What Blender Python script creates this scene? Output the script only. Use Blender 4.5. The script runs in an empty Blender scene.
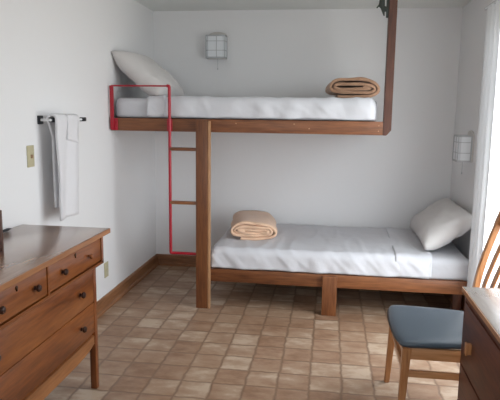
import bpy, bmesh, math, random
from mathutils import Vector, Matrix, Euler, noise
random.seed(7)
S = bpy.context.scene
COL = S.collection
PI = math.pi

# ------------------------------------------------------------------ materials
MATS = {}
def new_mat(name):
    m = bpy.data.materials.new(name); m.use_nodes = True
    nt = m.node_tree; b = nt.nodes['Principled BSDF']
    MATS[name] = m
    return m, nt, b
def plain(name, col, rough=.5, metal=0, bump=0, bscale=40, spec=None, sheen=0, var=0):
    m, nt, b = new_mat(name)
    b.inputs['Base Color'].default_value = (*col, 1)
    b.inputs['Roughness'].default_value = rough
    b.inputs['Metallic'].default_value = metal
    if spec is not None: b.inputs['Specular IOR Level'].default_value = spec
    if sheen: b.inputs['Sheen Weight'].default_value = sheen
    tc = nt.nodes.new('ShaderNodeTexCoord')
    if bump:
        n = nt.nodes.new('ShaderNodeTexNoise'); n.inputs['Scale'].default_value = bscale; n.inputs['Detail'].default_value = 4
        nt.links.new(tc.outputs['Object'], n.inputs['Vector'])
        bp = nt.nodes.new('ShaderNodeBump'); bp.inputs['Strength'].default_value = bump; bp.inputs['Distance'].default_value = .01
        nt.links.new(n.outputs['Fac'], bp.inputs['Height']); nt.links.new(bp.outputs['Normal'], b.inputs['Normal'])
    if var:
        n = nt.nodes.new('ShaderNodeTexNoise'); n.inputs['Scale'].default_value = 3.0; n.inputs['Detail'].default_value = 5
        nt.links.new(tc.outputs['Object'], n.inputs['Vector'])
        r = nt.nodes.new('ShaderNodeValToRGB')
        r.color_ramp.elements[0].position = .3; r.color_ramp.elements[1].position = .7
        r.color_ramp.elements[0].color = (*[c*(1-var) for c in col], 1); r.color_ramp.elements[1].color = (*col, 1)
        nt.links.new(n.outputs['Fac'], r.inputs['Fac']); nt.links.new(r.outputs['Color'], b.inputs['Base Color'])
    return m
WOOD_GAIN = .92
def wood(name, dark, mid, light, axis='X', rough=.4, fine=26, coat=0):
    m, nt, b = new_mat(name)
    dark, mid, light = [tuple(v*WOOD_GAIN for v in q) for q in (dark, mid, light)]
    tc = nt.nodes.new('ShaderNodeTexCoord'); mp = nt.nodes.new('ShaderNodeMapping')
    sc = {'X': (.09, 1, 1), 'Y': (1, .09, 1), 'Z': (1, 1, .09)}[axis]
    mp.inputs['Scale'].default_value = sc
    nt.links.new(tc.outputs['Object'], mp.inputs['Vector'])
    n1 = nt.nodes.new('ShaderNodeTexNoise'); n1.inputs['Scale'].default_value = fine; n1.inputs['Detail'].default_value = 8; n1.inputs['Roughness'].default_value = .65; n1.inputs['Distortion'].default_value = .6
    n2 = nt.nodes.new('ShaderNodeTexNoise'); n2.inputs['Scale'].default_value = fine*3.5; n2.inputs['Detail'].default_value = 3
    n3 = nt.nodes.new('ShaderNodeTexNoise'); n3.inputs['Scale'].default_value = 5; n3.inputs['Detail'].default_value = 2
    for n in (n1, n2, n3): nt.links.new(mp.outputs['Vector'], n.inputs['Vector'])
    a = nt.nodes.new('ShaderNodeMath'); a.operation = 'MULTIPLY_ADD'; a.inputs[1].default_value = .3
    nt.links.new(n2.outputs['Fac'], a.inputs[0])
    s = nt.nodes.new('ShaderNodeMath'); s.operation = 'MULTIPLY_ADD'; s.inputs[1].default_value = .4
    nt.links.new(n3.outputs['Fac'], s.inputs[0]); 
    k = nt.nodes.new('ShaderNodeMath'); k.operation = 'MULTIPLY'; k.inputs[1].default_value = .3
    nt.links.new(n1.outputs['Fac'], k.inputs[0]); nt.links.new(k.outputs[0], s.inputs[2]); nt.links.new(s.outputs[0], a.inputs[2])
    r = nt.nodes.new('ShaderNodeValToRGB'); cr = r.color_ramp
    cr.elements[0].position = .36; cr.elements[0].color = (*dark, 1)
    cr.elements[1].position = .64; cr.elements[1].color = (*light, 1)
    e = cr.elements.new(.49); e.color = (*mid, 1)
    nt.links.new(a.outputs[0], r.inputs['Fac']); nt.links.new(r.outputs['Color'], b.inputs['Base Color'])
    b.inputs['Roughness'].default_value = rough
    if coat: b.inputs['Coat Weight'].default_value = coat; b.inputs['Coat Roughness'].default_value = .22
    bp = nt.nodes.new('ShaderNodeBump'); bp.inputs['Strength'].default_value = .12; bp.inputs['Distance'].default_value = .004
    nt.links.new(a.outputs[0], bp.inputs['Height']); nt.links.new(bp.outputs['Normal'], b.inputs['Normal'])
    return m
def c8(r, g, b):
    return tuple(((x/255)/12.92 if x/255 <= .04045 else ((x/255+.055)/1.055)**2.4) for x in (r, g, b))

wall_m = plain('painted_plaster', c8(228, 228, 229), .6, bump=.12, bscale=14)
ceil_m = plain('ceiling_paint', c8(228, 230, 227), .8, bump=.15, bscale=60)
bunk = {a: wood('bunk_wood_'+a, c8(76, 40, 20), c8(118, 70, 38), c8(148, 94, 56), a, .42) for a in 'XYZ'}
bunk_dark = wood('bunk_wood_dark', c8(54, 30, 20), c8(82, 46, 32), c8(106, 64, 46), 'Z', .45)  # darker tone of the bunk wood
oak = {a: wood('dresser_wood_'+a, c8(76, 36, 12), c8(120, 64, 27), c8(150, 88, 40), a, .3, 22, .35) for a in 'XYZ'}
oak_light = wood('dresser_wood_light', c8(118, 72, 38), c8(146, 94, 54), c8(172, 118, 74), 'Y', .35, 22, .2)
desk_w = {a: wood('chest_wood_'+a, c8(62, 29, 16), c8(94, 47, 28), c8(118, 66, 42), a, .5, 22, .0) for a in 'XYZ'}
chair_w = {a: wood('chair_wood_'+a, c8(146, 94, 54), c8(184, 128, 82), c8(208, 154, 106), a, .33, 26, .25) for a in 'XYZ'}
trim_m = {a: wood('trim_wood_'+a, c8(96, 60, 36), c8(134, 90, 58), c8(160, 114, 78), a, .45) for a in 'XYZ'}
sheet_m = plain('white_sheet', c8(205, 206, 211), .85, bump=.25, bscale=22, sheen=.1)
fitted_m = plain('fitted_sheet', c8(196, 197, 202), .85, bump=.25, bscale=22, sheen=.1)
pillow_m = plain('pillow_case', c8(204, 201, 200), .85, bump=.3, bscale=25, sheen=.1)
towel_m = plain('towel_terry', c8(222, 221, 224), .95, bump=.5, bscale=220, sheen=.3)
blank_t = plain('blanket_wool', c8(184, 144, 116), .95, bump=.6, bscale=160, sheen=.3, var=.15)
blank_p = plain('blanket_wool_pale', c8(232, 194, 164), .95, bump=.6, bscale=160, sheen=.3, var=.1)
red_m = plain('red_enamel', c8(160, 9, 34), .35)
vinyl_m = plain('blue_grey_vinyl', c8(66, 77, 87), .33, bump=.1, bscale=300)
dark_m = plain('dark_recess', c8(30, 18, 12), .8)
knob_m = plain('dark_knob', c8(52, 28, 20), .3, .2)
brass_m = plain('aged_brass', c8(60, 36, 18), .4, .7)
ivory_m = plain('ivory_plastic', c8(184, 176, 144), .4)
white_plastic = plain('white_plastic', c8(228, 230, 232), .25)
black_m = plain('black_metal', c8(44, 46, 50), .35, .5)
green_dark = plain('dark_green_metal', c8(52, 58, 54), .5, .4)
grey_line = plain('grey_metal_strip', c8(176, 179, 182), .5, .2)
lamp_back = plain('lamp_backplate', c8(206, 202, 198), .5)
frost_m = plain('frosted_glass', c8(222, 226, 230), .35)
curtain_m, nt, b = new_mat('white_curtain')
b.inputs['Base Color'].default_value = (*c8(222, 224, 226), 1); b.inputs['Roughness'].default_value = .9
tr = nt.nodes.new('ShaderNodeBsdfTranslucent'); tr.inputs['Color'].default_value = (*c8(226, 230, 236), 1)
mx = nt.nodes.new('ShaderNodeMixShader'); mx.inputs[0].default_value = .05
nt.links.new(b.outputs[0], mx.inputs[1]); nt.links.new(tr.outputs[0], mx.inputs[2]); nt.links.new(mx.outputs[0], nt.nodes['Material Output'].inputs[0])
winwhite = plain('window_white_paint', c8(226, 228, 230), .45)
glass_m, nt, b = new_mat('window_glass')
tp = nt.nodes.new('ShaderNodeBsdfTransparent'); gl = nt.nodes.new('ShaderNodeBsdfGlossy'); gl.inputs['Roughness'].default_value = .02
mx = nt.nodes.new('ShaderNodeMixShader'); mx.inputs[0].default_value = .06
nt.links.new(tp.outputs[0], mx.inputs[1]); nt.links.new(gl.outputs[0], mx.inputs[2]); nt.links.new(mx.outputs[0], nt.nodes['Material Output'].inputs[0])

# floor: grid of square vinyl tiles, each its own tone
TX, TY, PX, PY = .1795, .183, -.075, 3.134
def floor_mat():
    m, nt, b = new_mat('tile_pattern_vinyl')
    N = nt.nodes.new; L = nt.links.new
    tc = N('ShaderNodeTexCoord')
    # slightly wavy tile edges
    wn = N('ShaderNodeTexNoise'); wn.inputs['Scale'].default_value = 14; L(tc.outputs['Object'], wn.inputs['Vector'])
    ws = N('ShaderNodeVectorMath'); ws.operation = 'SUBTRACT'; L(wn.outputs['Color'], ws.inputs[0]); ws.inputs[1].default_value = (.5, .5, .5)
    wm = N('ShaderNodeVectorMath'); wm.operation = 'SCALE'; wm.inputs['Scale'].default_value = .024; L(ws.outputs[0], wm.inputs[0])
    ad = N('ShaderNodeVectorMath'); ad.operation = 'ADD'; L(tc.outputs['Object'], ad.inputs[0]); L(wm.outputs[0], ad.inputs[1])
    sb = N('ShaderNodeVectorMath'); sb.operation = 'SUBTRACT'; L(ad.outputs[0], sb.inputs[0]); sb.inputs[1].default_value = (PX, PY, 0)
    dv = N('ShaderNodeVectorMath'); dv.operation = 'DIVIDE'; L(sb.outputs[0], dv.inputs[0]); dv.inputs[1].default_value = (TX, TY, 1)
    fl = N('ShaderNodeVectorMath'); fl.operation = 'FLOOR'; L(dv.outputs[0], fl.inputs[0])
    fr = N('ShaderNodeVectorMath'); fr.operation = 'FRACTION'; L(dv.outputs[0], fr.inputs[0])
    wh = N('ShaderNodeTexWhiteNoise'); wh.noise_dimensions = '2D'; L(fl.outputs[0], wh.inputs['Vector'])
    # offset the mottling per tile
    sc = N('ShaderNodeVectorMath'); sc.operation = 'SCALE'; sc.inputs['Scale'].default_value = 7.0; L(wh.outputs['Color'], sc.inputs[0])
    a2 = N('ShaderNodeVectorMath'); a2.operation = 'ADD'; L(tc.outputs['Object'], a2.inputs[0]); L(sc.outputs[0], a2.inputs[1])
    mp = N('ShaderNodeMapping'); mp.inputs['Scale'].default_value = (6, 11, 6); L(a2.outputs[0], mp.inputs['Vector'])
    n = N('ShaderNodeTexNoise'); n.inputs['Scale'].default_value = 1; n.inputs['Detail'].default_value = 7; n.inputs['Roughness'].default_value = .62; L(mp.outputs[0], n.inputs['Vector'])
    mixv = N('ShaderNodeMath'); mixv.operation = 'MULTIPLY_ADD'; mixv.inputs[1].default_value = .38; L(wh.outputs['Value'], mixv.inputs[0])
    nm = N('ShaderNodeMath'); nm.operation = 'MULTIPLY'; nm.inputs[1].default_value = 1.15; L(n.outputs['Fac'], nm.inputs[0]); L(nm.outputs[0], mixv.inputs[2])
    r = N('ShaderNodeValToRGB'); cr = r.color_ramp
    cr.elements[0].position = .34; cr.elements[0].color = (*c8(124, 92, 70), 1)
    cr.elements[1].position = 1.0; cr.elements[1].color = (*c8(183, 162, 141), 1)
    for p_, c in ((.52, (138, 107, 84)), (.68, (152, 122, 99)), (.84, (163, 137, 114))):
        e = cr.elements.new(p_); e.color = (*c8(*c), 1)
    L(mixv.outputs[0], r.inputs['Fac'])
    # grout
    sx = N('ShaderNodeSeparateXYZ'); L(fr.outputs[0], sx.inputs[0])
    ds = []
    for ax in ('X', 'Y'):
        p1 = N('ShaderNodeMath'); p1.operation = 'PINGPONG'; p1.inputs[1].default_value = .5; L(sx.outputs[ax], p1.inputs[0]); ds.append(p1)
    mn = N('ShaderNodeMath'); mn.operation = 'MINIMUM'; L(ds[0].outputs[0], mn.inputs[0]); L(ds[1].outputs[0], mn.inputs[1])
    ms = N('ShaderNodeMapRange'); ms.inputs['From Min'].default_value = .0; ms.inputs['From Max'].default_value = .07; L(mn.outputs[0], ms.inputs['Value'])
    mc = N('ShaderNodeMix'); mc.data_type = 'RGBA'; L(ms.outputs[0], mc.inputs['Factor'])
    mc.inputs['A'].default_value = (*c8(124, 98, 78), 1); L(r.outputs['Color'], mc.inputs['B'])
    L(mc.outputs['Result'], b.inputs['Base Color'])
    b.inputs['Roughness'].default_value = .42; b.inputs['Specular IOR Level'].default_value = .4
    bp = N('ShaderNodeBump'); bp.inputs['Strength'].default_value = .25; bp.inputs['Distance'].default_value = .004
    L(ms.outputs[0], bp.inputs['Height']); L(bp.outputs['Normal'], b.inputs['Normal'])
    return m
floor_m = floor_mat()

# ------------------------------------------------------------------ mesh helpers
def NB(): return bmesh.new()
def box(bm, x0, x1, y0, y1, z0, z1, bev=0, seg=2, M=None):
    t = bmesh.new()
    bmesh.ops.create_cube(t, size=1)
    for v in t.verts:
        v.co = Vector(((x0+x1)/2+v.co.x*(x1-x0), (y0+y1)/2+v.co.y*(y1-y0), (z0+z1)/2+v.co.z*(z1-z0)))
    if bev: bmesh.ops.bevel(t, geom=t.edges[:], offset=bev, segments=seg, profile=.6, affect='EDGES')
    merge(bm, t, M)
def merge(bm, t, M=None):
    if M is not None: bmesh.ops.transform(t, matrix=M, verts=t.verts)
    me = bpy.data.meshes.new('tmp'); t.to_mesh(me); t.free(); bm.from_mesh(me); bpy.data.meshes.remove(me)
def prism(bm, pts, axis, a0, a1, bev=0):
    # pts in the plane perpendicular to axis (order: remaining axes in xyz order)
    t = bmesh.new()
    def mk(p, a):
        if axis == 'X': return (a, p[0], p[1])
        if axis == 'Y': return (p[0], a, p[1])
        return (p[0], p[1], a)
    A = [t.verts.new(mk(p, a0)) for p in pts]; B = [t.verts.new(mk(p, a1)) for p in pts]
    t.faces.new(A); t.faces.new(B[::-1])
    n = len(pts)
    for i in range(n): t.faces.new((A[i], B[i], B[(i+1) % n], A[(i+1) % n]))
    bmesh.ops.recalc_face_normals(t, faces=t.faces)
    if bev: bmesh.ops.bevel(t, geom=t.edges[:], offset=bev, segments=2, affect='EDGES')
    merge(bm, t)
def tube(bm, pts, r, n=10, flat=1.0, closed=False):
    pts = [Vector(p) for p in pts]; rings = []
    up = None
    for i, p in enumerate(pts):
        a = pts[i-1] if i else pts[0]; c = pts[i+1] if i < len(pts)-1 else pts[-1]
        d = (c-a).normalized()
        if up is None:
            up = Vector((0, 0, 1)) if abs(d.z) < .9 else Vector((0, 1, 0))
        u = (up-d*up.dot(d)).normalized(); w = d.cross(u); up = u
        rr = r[i] if isinstance(r, (list, tuple)) else r
        rings.append([bm.verts.new(p+u*math.cos(2*PI*k/n)*rr+w*math.sin(2*PI*k/n)*rr*flat) for k in range(n)])
    for a, c in zip(rings, rings[1:]):
        for k in range(n): bm.faces.new((a[k], a[(k+1) % n], c[(k+1) % n], c[k]))
    bm.faces.new(rings[0][::-1]); bm.faces.new(rings[-1])
def rounded_path(pts, rad, seg=5):
    out = [Vector(pts[0])]
    for i in range(1, len(pts)-1):
        p = Vector(pts[i]); a = (Vector(pts[i-1])-p).normalized(); c = (Vector(pts[i+1])-p).normalized()
        s, e = p+a*rad, p+c*rad
        for k in range(seg+1):
            t = k/seg; out.append(s*(1-t)**2+p*2*t*(1-t)+e*t*t)
    out.append(Vector(pts[-1])); return out
def lathe(bm, prof, M, n=20):
    t = bmesh.new(); rings = []
    for r, z in prof: rings.append([t.verts.new((r*math.cos(2*PI*k/n), r*math.sin(2*PI*k/n), z)) for k in range(n)])
    for a, c in zip(rings, rings[1:]):
        for k in range(n): t.faces.new((a[k], a[(k+1) % n], c[(k+1) % n], c[k]))
    t.faces.new(rings[0][::-1]); t.faces.new(rings[-1])
    merge(bm, t, M)
def obj(name, bm, m, parent=None, smooth=False, origin=None, kind=None, label=None):
    bmesh.ops.recalc_face_normals(bm, faces=bm.faces)
    if origin is None and parent is not None: origin = W(parent)
    if origin is not None: bmesh.ops.translate(bm, verts=bm.verts, vec=-Vector(origin))
    me = bpy.data.meshes.new(name); bm.to_mesh(me); bm.free()
    me.materials.append(m)
    o = bpy.data.objects.new(name, me); COL.objects.link(o)
    if parent is not None: o.parent = parent; o.location = Vector(origin)-W(parent)
    elif origin is not None: o.location = origin
    if smooth:
        for p in me.polygons: p.use_smooth = True
        if smooth != 'all':
            me.set_sharp_from_angle(angle=math.radians(smooth if smooth > 1 else 35))
    if kind: o['kind'] = kind
    if label: o['label'] = label
    return o
def W(o):
    v = Vector(o.location)
    while o.parent: o = o.parent; v = v+Vector(o.location)
    return v
def tag(o, label, cat, group=None):
    o['label'] = label; o['category'] = cat
    if group: o['group'] = group
    return o
def thing(name, label, cat, loc, group=None):
    o = bpy.data.objects.new(name, None); COL.objects.link(o); o.location = loc; o.empty_display_size = .1
    return tag(o, label, cat, group)
def struct_empty(name, loc):
    o = bpy.data.objects.new(name, None); COL.objects.link(o); o.location = loc; o['kind'] = 'structure'; o.empty_display_size = .1
    return o

# ------------------------------------------------------------------ room
XL, XR, YB, YF, ZC = -1.68, 1.09, 5.31, -.9, 2.43
T = .14
bm = NB(); box(bm, XL-T, XR+T, YF-T, YB+T, -.1, 0); obj('floor', bm, floor_m, kind='structure')
bm = NB(); box(bm, XL-T, XR+T, YF-T, YB+T, ZC, ZC+.1); obj('ceiling', bm, ceil_m, kind='structure')
bm = NB(); box(bm, XL-T, XL, YF-T, YB+T, 0, ZC); obj('wall_left', bm, wall_m, kind='structure')
bm = NB(); box(bm, XL, XR, YB, YB+T, 0, ZC); obj('wall_back', bm, wall_m, kind='structure')
WY0, WY1, WZ0, WZ1 = 2.3, 4.22, .22, 2.12
bm = NB()
box(bm, XR, XR+T, YF-T, WY0, 0, ZC); box(bm, XR, XR+T, WY1, YB+T, 0, ZC)
box(bm, XR, XR+T, WY0, WY1, 0, WZ0); box(bm, XR, XR+T, WY0, WY1, WZ1, ZC)
obj('wall_right', bm, wall_m, kind='structure')
FX0, FX1, FZ0, FZ1 = -.8, .5, .95, 2.05
bm = NB()
box(bm, XL, FX0, YF-T, YF, 0, ZC); box(bm, FX1, XR, YF-T, YF, 0, ZC)
box(bm, FX0, FX1, YF-T, YF, 0, FZ0); box(bm, FX0, FX1, YF-T, YF, FZ1, ZC)
obj('wall_front', bm, wall_m, kind='structure')

def baseboard(name, prof_pts, axis, a0, a1, m):
    bm = NB(); prism(bm, prof_pts, axis, a0, a1); obj(name, bm, m, kind='structure')
baseboard('baseboard_left', [(XL, 0), (XL+.03, 0), (XL+.03, .018), (XL+.018, .03), (XL+.016, .095), (XL+.008, .108), (XL, .108)], 'Y', YF, YB, trim_m['Y'])
baseboard('baseboard_back', [(YB, 0), (YB-.03, 0), (YB-.03, .018), (YB-.018, .03), (YB-.016, .095), (YB-.008, .108), (YB, .108)], 'X', XL, XR, trim_m['X'])
baseboard('baseboard_right', [(XR, 0), (XR-.018, 0), (XR-.016, .095), (XR-.008, .108), (XR, .108)], 'Y', YF, YB, trim_m['Y'])

# window 1 in the right wall
w = struct_empty('window_1', (XR, (WY0+WY1)/2, WZ0))
bm = NB(); c = .075
for a in ((WY1, WY1+c, WZ0-c, WZ1+c), (WY0-c, WY0, WZ0-c, WZ1+c), (WY0, WY1, WZ1, WZ1+c)):
    box(bm, XR-.018, XR, a[0], a[1], a[2], a[3], .004)
obj('window_casing', bm, winwhite, w, 35, kind='structure')
bm = NB(); box(bm, XR-.04, XR+.06, WY0-.06, WY1+.06, WZ0-.03, WZ0, .006); obj('window_sill', bm, winwhite, w, kind='structure')
bm = NB(); fx0, fx1 = XR+.012, XR+.045; s = .03; ym = (WY0+WY1)/2
box(bm, fx0, fx1, WY0, WY0+s, WZ0, WZ1); box(bm, fx0, fx1, WY1-s, WY1, WZ0, WZ1)
box(bm, fx0, fx1, WY0, WY1, WZ0, WZ0+s); box(bm, fx0, fx1, WY0, WY1, WZ1-s, WZ1); box(bm, fx0, fx1, ym-.025, ym+.025, WZ0+s, WZ1-s)
obj('window_frame', bm, winwhite, w, kind='structure')
bm = NB(); box(bm, XR+.026, XR+.03, WY0+s, WY1-s, WZ0+s, WZ1-s); obj('window_pane', bm, glass_m, w, kind='structure')
# unseen window added in the front wall as front fill light
w = struct_empty('fill_window', ((FX0+FX1)/2, YF, FZ0))
bm = NB()
for a in ((FX0-c, FX0, FZ0-c, FZ1+c), (FX1, FX1+c, FZ0-c, FZ1+c), (FX0, FX1, FZ1, FZ1+c), (FX0, FX1, FZ0-c, FZ0)):
    box(bm, a[0], a[1], YF, YF+.018, a[2], a[3], .004)
obj('window_casing', bm, winwhite, w, 35, kind='structure')
bm = NB(); y0, y1 = YF-.11, YF-.07; xm = (FX0+FX1)/2
box(bm, FX0, FX0+s, y0, y1, FZ0, FZ1); box(bm, FX1-s, FX1, y0, y1, FZ0, FZ1); box(bm, FX0, FX1, y0, y1, FZ0, FZ0+s)
box(bm, FX0, FX1, y0, y1, FZ1-s, FZ1); box(bm, xm-.02, xm+.02, y0, y1, FZ0+s, FZ1-s)
obj('window_frame', bm, winwhite, w, kind='structure')
bm = NB(); box(bm, FX0+s, FX1-s, YF-.092, YF-.088, FZ0+s, FZ1-s); obj('window_pane', bm, glass_m, w, kind='structure')

# gathered curtain at the far side of window 1
cw = thing('curtain', 'gathered white curtain hanging at the far side of the bright window', 'curtain', (XR-.06, 4.1, .03))
bm = NB(); t = bmesh.new(); NU, NV = 96, 26; ya, yb = 3.93, 4.27
grid = []
for j in range(NV+1):
    v = j/NV; z = .03+v*2.21; row = []
    pinch = 1-.1*math.sin(v*PI)
    for i in range(NU+1):
        u = i/NU; y = (ya+yb)/2+(u-.5)*(yb-ya)*pinch
        x = XR-.048+.018*math.sin(u*PI*2*3.5+.5*math.sin(v*3))+.005*noise.noise(Vector((u*9, v*2, 1)))
        row.append(t.verts.new((x, y+.004*math.sin(v*5+u*9), z)))
    grid.append(row)
for j in range(NV):
    for i in range(NU): t.faces.new((grid[j][i], grid[j][i+1], grid[j+1][i+1], grid[j+1][i]))
merge(bm, t); co = obj('cloth', bm, curtain_m, cw, 'all')
bm = NB(); tube(bm, [(XR-.052, 2.1, 2.25), (XR-.052, 4.32, 2.25)], .009, 12)
for y in (2.13, 4.30): box(bm, XR-.06, XR, y-.008, y+.008, 2.24, 2.26, .002)
rod = obj('curtain_rod', bm, white_plastic, None, 40, origin=(XR-.052, 3.2, 2.25))
tag(rod, 'white rod above the window that carries the curtain', 'curtain rod')

# ------------------------------------------------------------------ bunk bed
yf = 4.18
bb = thing('bunk_bed', 'built-in brown wooden bunk bed with red metal guard rail and ladder', 'bunk bed', (-.3, 4.7, 0))
bm = NB(); box(bm, -1.672, .366, yf, yf+.038, 1.362, 1.458, .004); up_rail = obj('upper_side_rail', bm, bunk['X'], bb, 35)
bm = NB()
for x, z in ((.335, 1.43), (.335, 1.39), (-.27, 1.432), (-.16, 1.40), (-.7, 1.43)):
    lathe(bm, [(.005, 0), (.005, .0015), (.003, .003)], Matrix.Translation((x, yf, z)) @ Matrix.Rotation(PI/2, 4, 'X'), 10)
obj('screw', bm, plain('pale_screw', c8(178, 140, 110), .4, .5), bb, kind='stuff')
bm = NB(); box(bm, -.9, .966, yf, yf+.038, .211, .31, .004); obj('lower_side_rail', bm, bunk['X'], bb, 35)
bm = NB(); box(bm, .966, 1.02, yf+.002, yf+.036, .211, .31, .003); obj('rail_end_block', bm, bunk['X'], bb, 35)
# main post standing on the floor
bm = NB(); box(bm, -.997, -.907, yf-.04, yf-.001, 0, 1.456, .005); obj('post', bm, bunk['Z'], bb, 35)
bm = NB(); box(bm, -.906, -.888, yf-.038, yf-.001, .0, 1.445, .003); obj('post_strip', bm, wood('bunk_wood_highlight', c8(150, 108, 74), c8(176, 132, 94), c8(196, 152, 112), 'Z', .42), bb, 35)  # pale wood imitates the highlight along the post's edge
# hanging post up to the ceiling
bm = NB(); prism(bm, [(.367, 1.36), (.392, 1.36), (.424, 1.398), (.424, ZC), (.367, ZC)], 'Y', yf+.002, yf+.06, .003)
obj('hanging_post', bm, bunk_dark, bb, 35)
bm = NB()
tube(bm, [(.366, 4.2, 2.40), (.34, 4.2, 2.41), (.325, 4.2, 2.36), (.318, 4.2, 2.27), (.338, 4.2, 2.19)], [.012, .016, .015, .02, .004], 8)
tube(bm, [(.366, 4.2, 2.22), (.345, 4.2, 2.235), (.30, 4.2, 2.262), (.285, 4.2, 2.243)], [.008, .018, .01, .004], 8)
tube(bm, [(.366, 4.2, 2.33), (.34, 4.2, 2.32), (.31, 4.2, 2.285)], [.014, .018, .006], 8)
box(bm, .352, .3665, 4.19, 4.23, 2.18, 2.43, .003)
obj('bracket', bm, green_dark, bb, 40)
bm = NB(); box(bm, -.027, .082, yf-.034, yf-.001, 0, .304, .004); obj('leg', bm, bunk['Z'], bb, 35)
bm = NB(); box(bm, .935, 1.0, yf+.04, yf+.1, 0, .285, .004); obj('leg', bm, bunk_dark, bb, 35)  # dark wood stands in for the shade on this leg
for x in (-.9, .0, .95):
    bm = NB(); box(bm, x, x+.07, 5.2, 5.27, 0, .285, .004); obj('leg', bm, bunk['Z'], bb, 35)
bm = NB(); box(bm, -.9, 1.02, 5.255, 5.292, .211, .31, .003); obj('lower_back_rail', bm, bunk['X'], bb, 35)
bm = NB(); box(bm, -1.672, .366, 5.262, 5.298, 1.362, 1.458, .003); obj('upper_back_rail', bm, bunk['X'], bb, 35)
bm = NB(); box(bm, -.9, -.865, yf+.038, 5.255, .211, .29, .003); obj('lower_end_rail', bm, bunk['Y'], bb, 35)
bm = NB(); box(bm, .985, 1.02, yf+.038, 5.255, .211, .29, .003); obj('lower_end_rail', bm, bunk['Y'], bb, 35)
bm = NB(); box(bm, .33, .366, yf+.038, 5.262, 1.362, 1.45, .003); obj('upper_end_rail', bm, bunk['Y'], bb, 35)
bm = NB(); box(bm, -1.672, -1.636, yf+.038, 5.262, 1.362, 1.45, .003); obj('upper_end_rail', bm, bunk['Y'], bb, 35)
bm = NB(); box(bm, -.865, .985, yf+.038, 5.255, .286, .306); obj('lower_platform', bm, bunk['X'], bb)
bm = NB(); box(bm, -1.636, .33, yf+.038, 5.262, 1.435, 1.453); obj('upper_platform', bm, bunk['X'], bb)
# red guard rail that runs down as the outer side of the ladder
yg = yf-.012
gr = NB()
box(gr, -1.668, -1.638, yg-.006, yg+.006, 1.37, 1.70, .003)
tube(gr, [(-1.655, yg, 1.698), (-1.215, yg, 1.698)], .006, 10)
tube(gr, rounded_path([(-1.222, yg, 1.698), (-1.203, yg, 1.698), (-1.203, yg, .425), (-1.0, yg, .425)], .012), .0118, 12)
guard = obj('guard_rail', gr, red_m, bb, 40, label='red metal guard rail and ladder side')
for x0, x1 in ((-1.652, -1.612), (-1.226, -1.184)):
    bm = NB(); box(bm, x0, x1, yf-.008, yf-.0005, 1.364, 1.456, .002)
    for z in (1.385, 1.435): lathe(bm, [(.006, 0), (.006, .003), (.003, .005)], Matrix.Translation(((x0+x1)/2+.008, yf-.008, z)) @ Matrix.Rotation(PI/2, 4, 'X'), 10)
    obj('mounting_plate', bm, red_m, guard, 35)
for z in (1.232, .823):
    bm = NB(); box(bm, -1.203, -.998, yg-.014, yg+.014, z-.0125, z+.0125, .005); obj('rung', bm, bunk['X'], bb, 40)

# ------------------------------------------------------------------ soft goods
def cloth_block(x0, x1, y0, y1, z0, z1, r, res=.035, amp=.006, fs=5.0, seed=0, sag=.0, fold=0.0):
    """a rounded box with an even grid of vertices, gently displaced"""
    t = bmesh.new()
    nx, ny, nz = max(2, round((x1-x0)/res)), max(2, round((y1-y0)/res)), max(3, round((z1-z0)/(res*.6)))
    def face(o, du, dv, nu, nv):
        g = [[t.verts.new(o+du*(i/nu)+dv*(j/nv)) for i in range(nu+1)] for j in range(nv+1)]
        for j in range(nv):
            for i in range(nu): t.faces.new((g[j][i], g[j][i+1], g[j+1][i+1], g[j+1][i]))
    dx, dy, dz = Vector((x1-x0, 0, 0)), Vector((0, y1-y0, 0)), Vector((0, 0, z1-z0)); o = Vector((x0, y0, z0))
    face(o, dx, dy, nx, ny); face(o+dz, dx, dy, nx, ny); face(o, dx, dz, nx, nz); face(o+dy, dx, dz, nx, nz); face(o, dy, dz, ny, nz); face(o+dx, dy, dz, ny, nz)
    bmesh.ops.remove_doubles(t, verts=t.verts, dist=1e-5)
    bmesh.ops.recalc_face_normals(t, faces=t.faces)
    for v in t.verts:
        p = v.co
        c = Vector((min(max(p.x, x0+r), x1-r), min(max(p.y, y0+r), y1-r), min(max(p.z, z0+r*.5), z1-r)))
        d = p-c
        if d.length > 1e-6:
            v.co = c+d.normalized()*min(d.length, r)
    t.normal_update()
    for v in t.verts:
        p = v.co; q = Vector((p.x*fs, p.y*fs, p.z*fs*.5+seed*7))
        n = noise.noise(q)+.5*noise.noise(q*2.3)
        low = min(1, max(0, (p.z-z0)/.03))
        off = v.normal*amp*n*low
        if fold: off += v.normal*fold*(noise.ridged_multi_fractal(Vector((p.x*4+p.z*8, p.y*2.5, seed)), 1, 2, 3, 1, 1)-1.0)*low
        v.co = p+off
    return t
def soft(name, t, m, label, cat, origin, group=None, parent=None):
    bm = NB(); merge(bm, t)
    o = obj(name, bm, m, parent, 'all', origin=origin)
    if cat: tag(o, label, cat, group)
    return o
# mattresses (in fitted sheets)
mu = soft('mattress', cloth_block(-1.648, .315, 4.21, 5.24, 1.462, 1.612, .045, amp=.004, seed=1), fitted_m,
          'mattress in a white fitted sheet on the upper bunk', 'mattress', (-.65, 4.72, 1.462))
ml = soft('mattress', cloth_block(-.885, 1.05, 4.2, 5.25, .312, .468, .045, amp=.005, seed=2), fitted_m,
          'mattress in a white fitted sheet on the lower bunk', 'mattress', (.07, 4.72, .312))

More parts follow.
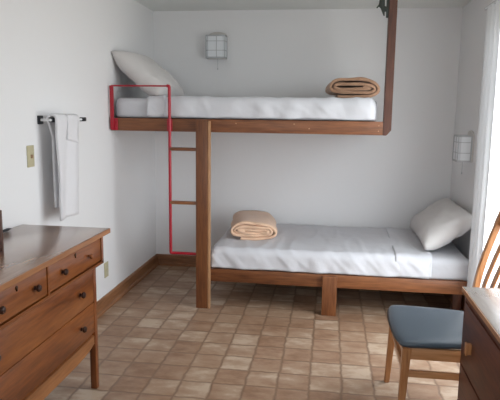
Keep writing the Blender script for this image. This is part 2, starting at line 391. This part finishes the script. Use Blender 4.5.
def drape(x0, x1, y0, y1, zt, drop_front, drop_end, seed, skewR=0.0, skewL=0.0, th=.004, end='L', r=.045):
    """top sheet: lies on the mattress, falls over the front edge (and over one end)"""
    t = bmesh.new(); res = .016
    U = []   # x stations: optional drop at one end
    nx = int((x1-x0)/res); L = []
    for i in range(nx+1): L.append(('t', x0+(x1-x0)*i/nx, 0))
    arc = r*PI/2
    fr_len = drop_front; rows = []
    nfl = int((arc+fr_len)/.012); ntop = int((y1-y0-r)/.022)
    st = [('top', y1-(y1-y0-r)*j/ntop) for j in range(ntop+1)]+[('edge', (j+1)/nfl*(arc+fr_len)) for j in range(nfl)]
    g = []
    for kind, s in st:
        row = []
        for i in range(nx+1):
            x = x0+(x1-x0)*i/nx
            if kind == 'top': y, z, n = s, zt, Vector((0, 0, 1)); vf = (s-y0)/(y1-y0)
            else:
                vf = 0
                if s < arc:
                    a = s/r; y = y0+r-math.sin(a)*r; z = zt-r+math.cos(a)*r; n = Vector((0, -math.sin(a), math.cos(a)))
                else:
                    y = y0; hem = 1+.0*x
                    z = zt-r-(s-arc); n = Vector((0, -1, 0))
            # skew the ends so the folded edge runs slightly across the bed
            xx = x+skewR*vf*((x-x0)/(x1-x0))+skewL*vf*(1-(x-x0)/(x1-x0))
            q = Vector((xx*3.2, (y if kind == 'top' else y0)*3.2, seed*5+(z if kind != 'top' else zt)*1.5))
            d = .006*noise.noise(q)+.003*noise.noise(q*3)
            if kind != 'top':
                f = max(0, min(1, (zt-z)/.06))
                d += f*.006*(math.sin(xx*23+seed+4*noise.noise(Vector((xx*2, seed, 0))))+.6*noise.noise(Vector((xx*14+z*16, z*4, seed))))
                d = max(d, -.004*f)+.003*f
            # diagonal creases
            cr = abs(noise.noise(Vector(((xx+z*.9)*7, (z+y)*1.5, seed+3))))
            d += .006*max(0, .22-cr)/.22
            zz = z
            if kind != 'top' and s > arc:
                zz = z+((s-arc)/fr_len)*.008*noise.noise(Vector((xx*6, seed, 2)))
            p = Vector((xx, y, zz))+n*(d+th+.006)
            if end == 'L':
                e = max(0, (x0+.035-xx)/.035)
                if kind == 'top' or s < arc: p.z -= .02*e*e
                p.y += 0 if kind == 'top' else .015*e*e
            if end == 'R':
                e = max(0, (xx-(x1-.055))/.055)
                if kind == 'top' or s < arc: p.z -= .03*e*e
                p.y += 0 if kind == 'top' else .03*e*e
            row.append(t.verts.new(p))
        g.append(row)
    for j in range(len(g)-1):
        for i in range(nx): t.faces.new((g[j][i], g[j+1][i], g[j+1][i+1], g[j][i+1]))
    bmesh.ops.recalc_face_normals(t, faces=t.faces)
    return t
def sheet(t, label, origin, parent=None):
    bm = NB(); merge(bm, t)
    o = obj('turned_back_edge' if parent else 'bed_sheet', bm, sheet_m, parent, 'all', origin=origin)
    if not parent: tag(o, label, 'sheet', None)
    md = o.modifiers.new('thickness', 'SOLIDIFY'); md.thickness = .004; md.offset = 0
    return o
sheet_up = sheet(drape(-1.375, .318, 4.21, 5.2, 1.612, .097, 0, 1.3, skewR=-.02, skewL=.04, end='R'),
      'white top sheet spread over the upper bunk mattress with rippled front edge', (-.5, 4.7, 1.61))
sheet_low = sheet(drape(-.892, .75, 4.2, 5.2, .468, .103, 0, 2.7, skewR=-.06, skewL=.02),
      'white top sheet spread over the lower bunk mattress with rippled front edge', (0, 4.7, .47))
# a turned-back strip at the pillow end of each top sheet
def fold_band(x0, x1, y0, y1, zt, zb, seed, skew=0):
    t = drape(x0, x1, y0-.005, y1, zt+.004, zt-zb-.045, 0, seed, skewR=skew, skewL=skew, end='N')
    return t
sheet(fold_band(.50, .765, 4.2, 5.19, .468, .322, 5.1, .02), '', (.8, 4.7, .47), sheet_low)
sheet(fold_band(-1.385, -1.245, 4.21, 5.15, 1.612, 1.475, 8.4, .03), '', (-1.3, 4.7, 1.61), sheet_up)

def pillow(w, h, th, seed):
    """lies in local XY, w along X, h along Y, plump in Z"""
    t = bmesh.new(); N = 34; sides = []
    for sgn in (1, -1):
        g = []
        for j in range(N+1):
            row = []
            for i in range(N+1):
                u, v = i/N*2-1, j/N*2-1
                pin = 1-.07*(1-abs(u)**2)*(abs(v)**3); pin2 = 1-.07*(1-abs(v)**2)*(abs(u)**3)
                x = u*w/2*pin2; y = v*h/2*pin
                pr = max(0, (1-u**4))**.55*max(0, (1-v**4))**.55
                z = sgn*th/2*pr
                q = Vector((x*7, y*7, seed+sgn))
                z += sgn*(.010*noise.noise(q)+.006*noise.noise(q*2.4))*min(1, pr*1.5)
                cr = abs(noise.noise(Vector((x*4+y*6, y*3-x*2, seed*2))))
                z -= sgn*.008*max(0, .12-cr)/.12*pr
                row.append(t.verts.new((x, y, z)))
            g.append(row)
        sides.append(g)
        for j in range(N):
            for i in range(N): t.faces.new((g[j][i], g[j][i+1], g[j+1][i+1], g[j+1][i]))
    bmesh.ops.remove_doubles(t, verts=t.verts, dist=1e-4)
    bmesh.ops.recalc_face_normals(t, faces=t.faces)
    return t
def put_pillow(w, h, th, seed, loc, rot, label):
    bm = NB(); merge(bm, pillow(w, h, th, seed), Euler(rot).to_matrix().to_4x4())
    o = obj('pillow', bm, pillow_m, None, 'all'); o.location = loc
    return tag(o, label, 'pillow')
put_pillow(.50, .64, .18, 3, (-1.468, 4.54, 1.792), (0, math.radians(41), math.radians(-4)), 'white pillow leaning against the left wall on the upper bunk')
put_pillow(.44, .86, .22, 9, (.897, 4.70, .645), (0, math.radians(-36), math.radians(0)), 'white pillow leaning at the right end of the lower bunk')

def blanket(wid, hgt, dep, turns, th, seed, loc, rz, m, label, group=None, flat=.25):
    """folded blanket rolled flat: a ribbon following a squashed spiral, extruded front to back"""
    pts = []; n = int(60*turns)
    pitch = (hgt/2-th*.5)/turns
    for k in range(int(n)+1):
        f = k/n; a = f*turns*2*PI-PI*.62
        dec = f*turns*pitch
        ry = max(th*.35, hgt/2-th/2-dec); rx = max(th*.8, wid/2-th/2-dec*1.15)
        ca, sa = math.cos(a), math.sin(a)
        e = .62
        x = rx*math.copysign(abs(ca)**e, ca); z = ry*math.copysign(abs(sa)**(.95), sa)
        x += .014*noise.noise(Vector((f*9, seed, 0)))*(1-f*.5); z += .009*noise.noise(Vector((f*11, seed, 5)))*min(1, f*5)
        pts.append(Vector((x, 0, z)))
    # arc-length resample
    L = [0]
    for a, c in zip(pts, pts[1:]): L.append(L[-1]+(c-a).length)
    M_ = int(L[-1]/.009); rs = []; j = 0
    for k in range(M_+1):
        s = L[-1]*k/M_
        while j < len(L)-2 and L[j+1] < s: j += 1
        f = (s-L[j])/max(1e-9, L[j+1]-L[j]); rs.append(pts[j].lerp(pts[j+1], f))
    out, inn = [], []
    for i, p in enumerate(rs):
        d = (rs[min(i+1, M_)]-rs[max(i-1, 0)]).normalized(); nrm = Vector((d.z, 0, -d.x))
        h = th/2*(1-.0*i)*(1+.12*noise.noise(Vector((i*.15, seed, 3))))
        out.append(p+nrm*h*.93); inn.append(p-nrm*h*.93)
    t = bmesh.new(); NY = 16; loops = []
    for yk in range(NY+1):
        y = -dep/2+dep*yk/NY; ring = []
        for w_, lst in ((0, out), (1, inn[::-1])):
            for i, p in enumerate(lst):
                idx = i if w_ == 0 else M_-i
                yy = y*(1+.0)+(.012*noise.noise(Vector((idx*.05, seed, y*3))))+(.010*math.sin(idx*.35+seed) if yk == 0 else 0)*.5
                lift = .006*noise.noise(Vector((p.x*8, y*8, seed)))
                taper = 1-.05*abs(y/dep*2)
                ring.append(t.verts.new((p.x*taper+.012*noise.noise(Vector((y*5, p.z*4, seed+7))), yy, p.z+lift)))
        loops.append(ring)
    K = len(loops[0])
    for a, c in zip(loops, loops[1:]):
        for i in range(K): t.faces.new((a[i], a[(i+1) % K], c[(i+1) % K], c[i]))
    half = K//2
    for ring, fl in ((loops[0], 0), (loops[-1], 1)):
        for i in range(half-1):
            f = (ring[i], ring[i+1], ring[K-2-i], ring[K-1-i]); t.faces.new(f if not fl else f[::-1])
    for v in t.verts:
        q = Vector((v.co.x*6, v.co.y*4, v.co.z*6+seed)); f = max(0, v.co.z+hgt/2)/hgt
        v.co += Vector((.016*noise.noise(q+Vector((9, 0, 0))), 0, .016*noise.noise(q)*f))
        v.co.x *= 1.04-.09*f
    zmin = min(v.co.z for v in t.verts)
    for v in t.verts: v.co.z -= zmin
    bm = NB(); merge(bm, t)
    o = obj('folded_blanket', bm, m, None, 'all'); o.location = loc; o.rotation_euler = (0, 0, rz)
    return tag(o, label, 'blanket', group)
blanket(.44, .17, .46, 2.5, .025, 2.2, (.14, 4.70, 1.624), math.radians(4), blank_t, 'tan folded blanket at the right end of the upper bunk')
blanket(.425, .155, .58, 3, .021, 5.7, (-.648, 4.76, .481), math.radians(8), blank_p, 'pale peach folded blanket at the left end of the lower bunk')

# ------------------------------------------------------------------ towel bar, towel
tb = thing('towel_bar', 'white towel bar with dark ends mounted on the left wall', 'towel bar', (XL, 3.33, 1.455))
bm = NB(); tube(bm, [(-1.6, 3.09, 1.455), (-1.6, 3.56, 1.455)], .008, 12); obj('bar', bm, white_plastic, tb, 40)
for y in (3.12, 3.535):
    bm = NB(); pl = NB(); box(pl, XL, XL+.012, y-.026, y+.026, 1.43, 1.48, .004); obj('wall_plate', pl, black_m, tb, 40, label='dark wall plate'); box(bm, XL+.01, -1.612, y-.009, y+.009, 1.447, 1.463, .003)
    obj('bracket', bm, white_plastic, tb, 40)
for y in (3.125, 3.533):
    bm = NB(); box(bm, -1.612, -1.588, y-.027, y+.027, 1.442, 1.468, .004); obj('end_cap', bm, black_m, tb, 40, label='dark end cap')
def towel():
    t = bmesh.new(); ya, yb = 3.11, 3.40; NU = 24
    prof = []     # (x, z, arc) from the back hem, over the bar, to the front hem
    xb, xf = -1.622, -1.572
    for k in range(26): prof.append((xb, .93+(1.455-.93)*k/26))
    for k in range(9):
        a = PI-PI*k/8; prof.append((-1.597+.026*math.cos(a), 1.46+.024*math.sin(a)))
    for k in range(1, 30): prof.append((xf, 1.455-(1.455-.865)*k/29))
    g = []
    for (x, z) in prof:
        row = []; front = x > -1.597; dz = max(0, 1.455-z)
        narrow = 1-.12*min(1, dz/.5)
        for i in range(NU+1):
            u = i/NU; y = (ya+yb)/2+(u-.5)*(yb-ya)*narrow-.035*dz*(1 if front else .6)+(0 if front else .05*min(1, dz/.1))
            d = .007*math.sin(u*PI*3+dz*3)*min(1, dz/.15)+.006*noise.noise(Vector((u*3, z*5, x*40)))
            zz = z+(.018*math.sin(u*4) if dz > .5 else 0)*(dz-.5)*8*.4
            row.append(t.verts.new((x+(d if front else -d*.5), y, zz)))
        g.append(row)
    for j in range(len(g)-1):
        for i in range(NU): t.faces.new((g[j][i], g[j][i+1], g[j+1][i+1], g[j+1][i]))
    return t
bm = NB(); merge(bm, towel()); tw = obj('towel', bm, towel_m, None, 'all', origin=(-1.6, 3.34, 1.455))
tag(tw, 'long white towel hanging from the towel bar on the left wall', 'towel')
md = tw.modifiers.new('thickness', 'SOLIDIFY'); md.thickness = .014; md.offset = 0
t = bmesh.new(); g = []
for j in range(14):
    z = 1.487-.003*j if j < 2 else 1.478-.0115*(j-1); row = []
    for i in range(11):
        u = i/10; y = 3.24+u*.125-.02*(j/13)*(1-u)
        x = -1.562+.006*noise.noise(Vector((u*4, j*.3, 9)))-(.022 if j == 0 else .004 if j == 1 else 0)
        row.append(t.verts.new((x, y, z-.03*u*(j/13))))
    g.append(row)
for j in range(13):
    for i in range(10): t.faces.new((g[j][i], g[j][i+1], g[j+1][i+1], g[j+1][i]))
bm = NB(); merge(bm, t); fl = obj('folded_flap', bm, towel_m, tw, 'all', origin=(-1.6, 3.34, 1.455))
md = fl.modifiers.new('thickness', 'SOLIDIFY'); md.thickness = .009; md.offset = 0

# switch and outlet
sw = thing('light_switch', 'ivory light switch plate on the left wall beside the towel', 'light switch', (XL, 3.0, 1.253))
bm = NB(); box(bm, XL, XL+.006, 2.962, 3.036, 1.192, 1.314, .003); obj('cover_plate', bm, ivory_m, sw, 40)
bm = NB(); box(bm, XL+.004, XL+.018, 2.993, 3.005, 1.242, 1.262, .002); obj('toggle', bm, plain('tan_toggle', c8(170, 140, 110), .4), sw, 40)
ou = thing('wall_outlet', 'ivory wall outlet low on the left wall behind the dresser', 'outlet', (XL, 4.035, .30))
bm = NB(); box(bm, XL, XL+.006, 3.998, 4.072, .243, .36, .003); obj('cover_plate', bm, ivory_m, ou, 40)
for z in (.277, .326):
    bm = NB(); box(bm, XL+.004, XL+.009, 4.018, 4.052, z-.015, z+.015, .004)
    s_ = obj('socket', bm, plain('ivory_socket', c8(188, 184, 160), .4), ou, 40)

# ------------------------------------------------------------------ wall lamps
def lamp():
    r = thing('wall_lamp', 'grey glass wall lamp with pull cord on the back wall above the upper bunk', 'wall lamp', (0, 0, 0), 'reading lamps')
    hw, hz, dp = .088, .105, .115
    bm = NB()
    pts = [(-hw, -hz), (hw, -hz), (hw, hz)]
    for k in range(1, 12): a = PI*k/12; pts.append((hw*math.cos(a), hz+.034*math.sin(a)))
    pts.append((-hw, hz)); prism(bm, pts, 'Y', -.014, 0, .002)
    obj('backplate', bm, lamp_back, r, 40)
    bm = NB()
    t = bmesh.new()
    prof = [(-hw, -.014), (-hw, -dp+.02), (-hw+.02, -dp), (hw-.02, -dp), (hw, -dp+.02), (hw, -.014)]
    A = [t.verts.new((x, y, -hz+.012)) for x, y in prof]; B = [t.verts.new((x, y, hz-.01)) for x, y in prof]
    for i in range(5): t.faces.new((A[i], A[i+1], B[i+1], B[i]))
    merge(bm, t); sh = obj('lamp_shade', bm, frost_m, r)
    md = sh.modifiers.new('thickness', 'SOLIDIFY'); md.thickness = .003
    bm = NB(); e = .003
    def ring(z0, z1):
        box(bm, -hw-e, hw+e, -dp-e, -dp+.001, z0, z1, .0008); box(bm, -hw-e, -hw+.001, -dp, -.01, z0, z1, .0008); box(bm, hw-.001, hw+e, -dp, -.01, z0, z1, .0008)
    ring(-hz, -hz+.014); ring(hz-.016, hz-.004); ring(.045, .05); ring(-.037, -.032)
    for x in (-hw-e, hw-.003, .008): box(bm, x, x+.006, -dp-e, -dp+.002, -hz, hz-.004, .0008)
    for x in (-hw-e, hw-.003): box(bm, x, x+.006, -.024, -.012, -hz, hz-.004, .0008)
    obj('wire_frame', bm, grey_line, r, 40)
    bm = NB(); lathe(bm, [(.012, -.06), (.022, -.02), (.028, .02), (.02, .05)], Matrix.Translation((0, -.06, 0))); obj('bulb', bm, white_plastic, r, 'all')
    bm = NB(); tube(bm, [(.012, -.06, -.05), (.012, -.06, -.19)], .0018, 6); lathe(bm, [(.002, -.205), (.005, -.2), (.004, -.19)], Matrix.Translation((.012, -.06, 0)), 10)
    obj('pull_cord', bm, grey_line, r)
    return r
lamp1 = lamp(); lamp1.location = (-1.066, YB, 2.098)
lamp2 = lamp1.copy(); COL.objects.link(lamp2)
for ch in list(lamp1.children):
    k = ch.copy(); COL.objects.link(k); k.parent = lamp2
lamp2.location = (XR, 4.66, 1.256); lamp2.rotation_euler = (0, 0, -PI/2)
lamp2['label'] = 'grey glass wall lamp on the right wall above the lower bunk pillow'

# ------------------------------------------------------------------ dresser (left)
FXF = -1.195      # front plane of the small top drawers
FXL = -1.228      # front plane of the lower, set-back part
dr = thing('dresser', 'orange-brown varnished wooden dresser with dark knobs against the left wall', 'dresser', (-1.44, 2.24, 0))
yA, yB = 1.64, 2.842
bm = NB(); box(bm, XL+.005, -1.168, yA-.02, yB+.03, .86, .887, .005); obj('top', bm, wood('dresser_top_wood_glare', c8(120, 86, 66), c8(146, 112, 90), c8(166, 134, 112), 'Y', .25, 22, .9), dr, 35)  # greyed wood colour paints in the glare on the varnish
bm = NB(); box(bm, -1.1685, -1.164, yA-.02, yB+.03, .861, .886, .002); obj('top_edge', bm, oak_light, dr, label='orange-brown front edge of the top')
# upper case, nosed at its bottom edge
bm = NB()
box(bm, XL+.01, FXF, yA, yA+.025, .70, .86); box(bm, XL+.01, FXF, yB-.025, yB, .70, .86)
box(bm, FXF-.03, FXF, 2.232, 2.248, .715, .86); box(bm, FXF-.03, FXF, yA, yB, .845, .86)
prism(bm, [(FXF, .715), (FXF, .706), (FXF-.006, .696), (FXF-.02, .690), (XL+.01, .690), (XL+.01, .715)], 'Y', yA, yB)
obj('upper_case', bm, oak['Y'], dr, 35)
bm = NB(); ya2, yb2 = yA+.035, yB-.035
box(bm, XL+.01, FXL-.004, ya2, ya2+.02, .25, .69); box(bm, XL+.01, FXL-.004, yb2-.02, yb2, .25, .69); box(bm, XL+.01, XL+.02, ya2, yb2, .25, .69)
box(bm, FXL-.03, FXL-.016, ya2+.02, yb2-.02, .3, .69)
obj('lower_case', bm, oak['Z'], dr)
def knob(x, y, z, m, parent, r=.017):
    bm = NB(); lathe(bm, [(r*.55, 0), (r*.45, r*.6), (r*.95, r*.95), (r, r*1.3), (r*.7, r*1.7), (r*.2, r*1.8)], Matrix.Translation((x, y, z)) @ Matrix.Rotation(PI/2, 4, 'Y'), 16)
    return obj('knob', bm, m, parent, 40)
def keyhole(x, y, z, parent):
    bm = NB(); lathe(bm, [(.009, 0), (.009, .002), (.004, .003)], Matrix.Translation((x, y, z)) @ Matrix.Rotation(PI/2, 4, 'Y'), 12)
    box(bm, x+.0, x+.004, y-.003, y+.003, z-.014, z, .001); return obj('keyhole_plate', bm, brass_m, parent)
for (y0, y1, ks, kh) in ((yA+.028, 2.229, (1.86, 2.128), 1.99), (2.251, yB-.028, (2.372, 2.66), 2.51)):
    bm = NB(); box(bm, FXF-.3, FXF-.003, y0, y1, .722, .842, .003)
    d = obj('drawer', bm, oak['Y'], dr, 35)
    for y in ks: knob(FXF-.004, y, .782, knob_m if y < 2.6 else oak['X'], d, .016 if y < 2.6 else .014)
    keyhole(FXF-.003, kh, .826, d)
for (z0, z1, zk) in ((.5, .684, .59), (.328, .496, .408)):
    bm = NB(); box(bm, FXL-.3, FXL-.002, ya2+.024, yb2-.024, z0, z1, .003)
    d = obj('drawer', bm, oak['Y'], dr, 35)
    for y in (1.86, 2.615): knob(FXL-.003, y, zk, knob_m, d, .017)
bm = NB()
pts = [(ya2+.03, .31), (yb2-.03, .31), (yb2-.03, .262)]
for k in range(1, 20):
    f = k/20; y = yb2-.05-(yb2-ya2-.10)*f; pts.append((y, .232+.022*abs(2*f-1)**6))
pts.append((ya2+.03, .262)); prism(bm, pts, 'X', FXL-.026, FXL-.004, .002)
obj('apron', bm, oak_light, dr, 35, label='lighter brown rail under the bottom drawer')
for (y0, y1) in ((ya2-.005, ya2+.03), (yb2-.03, yb2+.005)):
    for (x0, x1) in ((FXL-.034, FXL+.001), (XL+.012, XL+.047)):
        bm = NB(); box(bm, x0, x1, y0, y1, 0, .69, .004); obj('leg', bm, oak['Z'], dr, 35)

# things on the dresser, cut by the left edge of the photograph
pf = thing('picture_frame', 'reddish-brown wooden frame standing on the dresser at the left edge of the photo', 'frame', (-1.42, 2.14, .887))
bm = NB()
for a in ((-1.418, -1.398, 2.228, 2.242, .887, 1.085), (-1.418, -1.398, 2.02, 2.036, .887, 1.085), (-1.418, -1.398, 2.036, 2.236, .887, .905), (-1.418, -1.398, 2.036, 2.236, 1.067, 1.085)): box(bm, *a, .003)
obj('frame_border', bm, bunk_dark, pf, 35)
bm = NB(); box(bm, -1.416, -1.412, 2.036, 2.236, .905, 1.067); obj('backing_board', bm, wall_m, pf)
bm = NB(); prism(bm, [(-1.418, 1.03), (-1.418, 1.045), (-1.50, .887), (-1.51, .887)], 'Y', 2.12, 2.16); obj('easel_leg', bm, bunk_dark, pf)
bm = NB(); tube(bm, [(-1.648, 2.60, .896), (-1.648, 2.68, .896), (-1.645, 2.71, .896)], [.006, .009, .004], 8)
tag(obj('pen', bm, black_m, None, 'all', origin=(-1.648, 2.65, .887)), 'small dark grey stick lying on the dresser next to the wall', 'pen')

# ------------------------------------------------------------------ chest at the lower right
ch = thing('chest_of_drawers', 'dark brown wooden chest of drawers cut by the lower right corner', 'chest of drawers', (.85, 2.1, 0))
CX, CYF = .622, 2.57
bm = NB(); box(bm, .612, XR-.006, 1.60, 2.582, .727, .752, .005); obj('top', bm, wood('chest_top_wood_glare', c8(160, 148, 140), c8(172, 162, 154), c8(184, 174, 166), 'Y', .2, 22, 1), ch, 35, label='top coloured pale for the window reflection')  # pale colour stands in for the window's reflection on the top
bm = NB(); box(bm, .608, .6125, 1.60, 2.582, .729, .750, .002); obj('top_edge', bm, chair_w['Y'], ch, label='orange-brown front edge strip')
bm = NB()
box(bm, CX, XR-.02, 1.625, 1.645, .06, .727); box(bm, CX, XR-.02, CYF-.02, CYF, .06, .727); box(bm, XR-.03, XR-.02, 1.645, CYF-.02, .06, .727)
box(bm, CX+.001, CX+.02, 1.645, CYF-.02, .695, .727); box(bm, CX+.001, CX+.02, 1.645, CYF-.02, .06, .105)
box(bm, CX+.03, CX+.04, 1.645, CYF-.02, .105, .695)
obj('body', bm, desk_w['Z'], ch)
for z0, z1 in ((.405, .69), (.11, .395)):
    bm = NB(); box(bm, CX-.004, CX+.028, 1.65, CYF-.026, z0, z1, .003); d = obj('drawer', bm, desk_w['Y'], ch, 35)
    for y in (2.39, 1.76):
        bm = NB(); zc = (z0+z1)/2-.01
        box(bm, CX-.024, CX-.003, y-.012, y+.012, zc-.026, zc+.022, .004); box(bm, CX-.028, CX-.02, y-.016, y+.016, zc-.028, zc+.024, .003)
        obj('pull', bm, chair_w['Z'], d, 35)
for y in (1.64, 2.5):
    for x in (CX+.004, XR-.07):
        bm = NB(); box(bm, x, x+.04, y, y+.045, 0, .075, .003); obj('leg', bm, desk_w['Z'], ch, 35)

# ------------------------------------------------------------------ dining chair
dc = thing('dining_chair', 'orange-brown wooden chair with blue-grey padded seat beside the chest', 'chair', (.6, 2.88, 0))
t = bmesh.new(); NS = 40; zt = .462
def seat_pt(u, v):    # u: front(0) to back(1) along +x, v -1..1 along y
    hwid = .285*(1-u)+.235*u
    x = .350+.438*u-.02*(1-v*v)*(1-u); y = 2.885+v*hwid
    return x, y
g = []
for lay in range(2):
    gg = []
    for i in range(NS+1):
        row = []
        for j in range(NS+1):
            u, v = i/NS, j/NS*2-1
            # squircle the corners
            uu = u*2-1
            k = 1-.035*(abs(uu)**6)*(abs(v)**6)*2
            x, y = seat_pt((uu*k+1)/2, v*k)
            ed = max(0, 1-abs(uu)**10)**.5*max(0, 1-abs(v)**10)**.5
            dish = .010*(1-uu*uu)*(1-v*v)
            z = (zt-.022)+(.024*ed+.012*(1-uu**2)*(1-v**2)-.0*dish) if lay == 0 else (zt-.022)-.022*max(ed, 0)
            row.append(t.verts.new((x, y, z)))
        gg.append(row)
    for i in range(NS):
        for j in range(NS): t.faces.new((gg[i][j], gg[i+1][j], gg[i+1][j+1], gg[i][j+1]))
bmesh.ops.remove_doubles(t, verts=t.verts, dist=1e-4)
bm = NB(); merge(bm, t); obj('seat', bm, vinyl_m, dc, 'all', label='blue-grey padded vinyl seat')
zs = zt-.044
def taper_leg(p0, p1, s0, s1, name, m):
    t = bmesh.new(); vs = []
    for p, s in ((p0, s0), (p1, s1)):
        for dx, dy in ((-1, -1), (1, -1), (1, 1), (-1, 1)): vs.append(t.verts.new((p[0]+dx*s/2, p[1]+dy*s/2, p[2])))
    t.faces.new(vs[:4][::-1]); t.faces.new(vs[4:])
    for i in range(4): t.faces.new((vs[i], vs[(i+1) % 4], vs[4+(i+1) % 4], vs[4+i]))
    bmesh.ops.bevel(t, geom=t.edges[:], offset=.004, segments=2, affect='EDGES')
    bm = NB(); merge(bm, t); return obj(name, bm, m, dc, 35)
yn, yfar = 2.645, 3.125
taper_leg((.375, yn-.0, 0), (.392, yn, zs+.005), .028, .042, 'leg', chair_w['Z'])
taper_leg((.362, yfar+.005, 0), (.386, yfar, zs+.005), .028, .042, 'leg', chair_w['Z'])
# back legs sweep up into the back posts
def sweep(path, ws, name, m, wy=None):
    t = bmesh.new(); rings = []
    for i, p in enumerate(path):
        a = Vector(path[max(0, i-1)]); c = Vector(path[min(len(path)-1, i+1)]); d = (c-a).normalized()
        n = Vector((d.z, 0, -d.x)).normalized(); s = ws[i]; h = (wy or .02)
        P = Vector(p)
        rings.append([t.verts.new(P+n*s*q[0]+Vector((0, h*q[1], 0))) for q in ((-.5, -.5), (.5, -.5), (.5, .5), (-.5, .5))])
    for a, c in zip(rings, rings[1:]):
        for k in range(4): t.faces.new((a[k], a[(k+1) % 4], c[(k+1) % 4], c[k]))
    t.faces.new(rings[0][::-1]); t.faces.new(rings[-1])
    bmesh.ops.recalc_face_normals(t, faces=t.faces)
    es = [e for e in t.edges if len(e.link_faces) == 2 and e.calc_face_angle(0) > .9]
    bmesh.ops.bevel(t, geom=es, offset=min(.004, (wy or .02)*.2), segments=2, affect='EDGES')
    bm = NB(); merge(bm, t); return obj(name, bm, m, dc, 50)
def bez(P, n=18):
    out = []
    for k in range(n+1):
        t_ = k/n; q = [Vector(p) for p in P]
        while len(q) > 1: q = [a.lerp(c, t_) for a, c in zip(q, q[1:])]
        out.append(q[0])
    return out
for y in (yn+.03, yfar-.03):
    path = bez([(.86, y, 0), (.80, y, .2), (.775, y, .42), (.76, y, .62), (.865, y, .86), (.905, y, 1.0)], 24)
    ws = [.026+.008*math.sin(min(1, k/24*1.35)*PI*.75) for k in range(25)]
    sweep(path, ws, 'back_leg', chair_w['Z'], .032)
# top rail, gently bowed, and slats
t = bmesh.new(); rings = []
for k in range(15):
    f = k/14; y = yn+.0+(yfar-yn)*f; bow = .03*math.sin(f*PI); cx = .905+bow
    top = 1.0+.022+.018*math.sin(f*PI)
    rings.append([t.verts.new((cx-.03, y, .945)), t.verts.new((cx-.008, y, .935)), t.verts.new((cx+.022, y, top-.006)), t.verts.new((cx+.008, y, top)), t.verts.new((cx-.006, y, top-.006))])
for a, c in zip(rings, rings[1:]):
    for k in range(5): t.faces.new((a[k], a[(k+1) % 5], c[(k+1) % 5], c[k]))
t.faces.new(rings[0][::-1]); t.faces.new(rings[-1])
bm = NB(); merge(bm, t); obj('top_rail', bm, chair_w['Y'], dc, 40)
for k in range(3):
    f = (k+1)/4; y = yn+.03+(yfar-yn-.06)*f; bow = .028*math.sin(f*PI)
    path = bez([(.79, y, .50), (.79+bow*.5, y, .65), (.86+bow, y, .84), (.897+bow, y, .965)], 14)
    sweep(path, [.012]*15, 'slat', chair_w['Z'], .042)
bm = NB(); box(bm, .772, .80, yn+.05, yfar-.05, .485, .525, .004); obj('lower_back_rail', bm, chair_w['Y'], dc, 35)
for y in (yn, yfar):
    bm = NB(); box(bm, .40, .78, y-.011, y+.011, zs-.055, zs+.002, .003); obj('seat_rail', bm, chair_w['X'], dc, 35)
    bm = NB(); box(bm, .385, .80, y-.009, y+.009, .272, .304, .003); obj('stretcher', bm, chair_w['X'], dc, 35)
for x in (.388, .77):
    bm = NB(); box(bm, x-.011, x+.011, yn+.015, yfar-.015, zs-.055, zs+.002, .003); obj('seat_rail', bm, chair_w['Y'], dc, 35)
bm = NB(); box(bm, .372, .39, yn+.012, yfar-.012, .30, .33, .003); obj('stretcher', bm, chair_w['Y'], dc, 35)

# ------------------------------------------------------------------ light: overcast daylight through window 1 and the added fill window
wd = bpy.data.worlds.new('daylight'); S.world = wd; wd.use_nodes = True; nt = wd.node_tree
bg = nt.nodes['Background']; bg.inputs['Strength'].default_value = 5.0
tc = nt.nodes.new('ShaderNodeTexCoord'); sp = nt.nodes.new('ShaderNodeSeparateXYZ'); r = nt.nodes.new('ShaderNodeValToRGB')
mr = nt.nodes.new('ShaderNodeMapRange'); mr.inputs['From Min'].default_value = -1; mr.inputs['From Max'].default_value = 1
nt.links.new(tc.outputs['Generated'], sp.inputs[0]); nt.links.new(sp.outputs['Z'], mr.inputs['Value']); nt.links.new(mr.outputs[0], r.inputs['Fac'])
cr = r.color_ramp; cr.elements[0].position = .40; cr.elements[0].color = (.52, .52, .50, 1); cr.elements[1].position = .52; cr.elements[1].color = (.90, .955, 1.0, 1)
nt.links.new(r.outputs['Color'], bg.inputs['Color'])
def portal(name, loc, rot, sx, sy):
    l = bpy.data.lights.new(name, 'AREA'); l.shape = 'RECTANGLE'; l.size = sx; l.size_y = sy; l.cycles.is_portal = True
    o = bpy.data.objects.new(name, l); COL.objects.link(o); o.location = loc; o.rotation_euler = rot
portal('window_portal', (XR+T+.01, (WY0+WY1)/2, (WZ0+WZ1)/2), (0, PI/2, 0), WZ1-WZ0, WY1-WY0)
portal('window_portal', ((FX0+FX1)/2, YF-T-.01, (FZ0+FZ1)/2), (PI/2, 0, 0), FX1-FX0, FZ1-FZ0)

# ------------------------------------------------------------------ camera
cam = bpy.data.cameras.new('camera'); co = bpy.data.objects.new('camera', cam); COL.objects.link(co)
R_ = Vector((0.98989475, 0.1412203, 0.01285314)); U_ = Vector((-0.03439078, 0.15115022, 0.98791239)); F_ = Vector((-0.13757053, 0.97837132, -0.15447949))
M = Matrix((R_, U_, -F_)).transposed().to_4x4(); M.translation = Vector((0, 0, 1.52)); co.matrix_world = M
cam.sensor_width = 36; cam.lens = 567.24/500*36; cam.clip_start = .02
S.camera = co
S.cycles.max_bounces = 10; S.cycles.diffuse_bounces = 6
S.view_settings.view_transform = 'Standard'; S.view_settings.look = 'None'; S.view_settings.gamma = 1; S.view_settings.exposure = 0.8
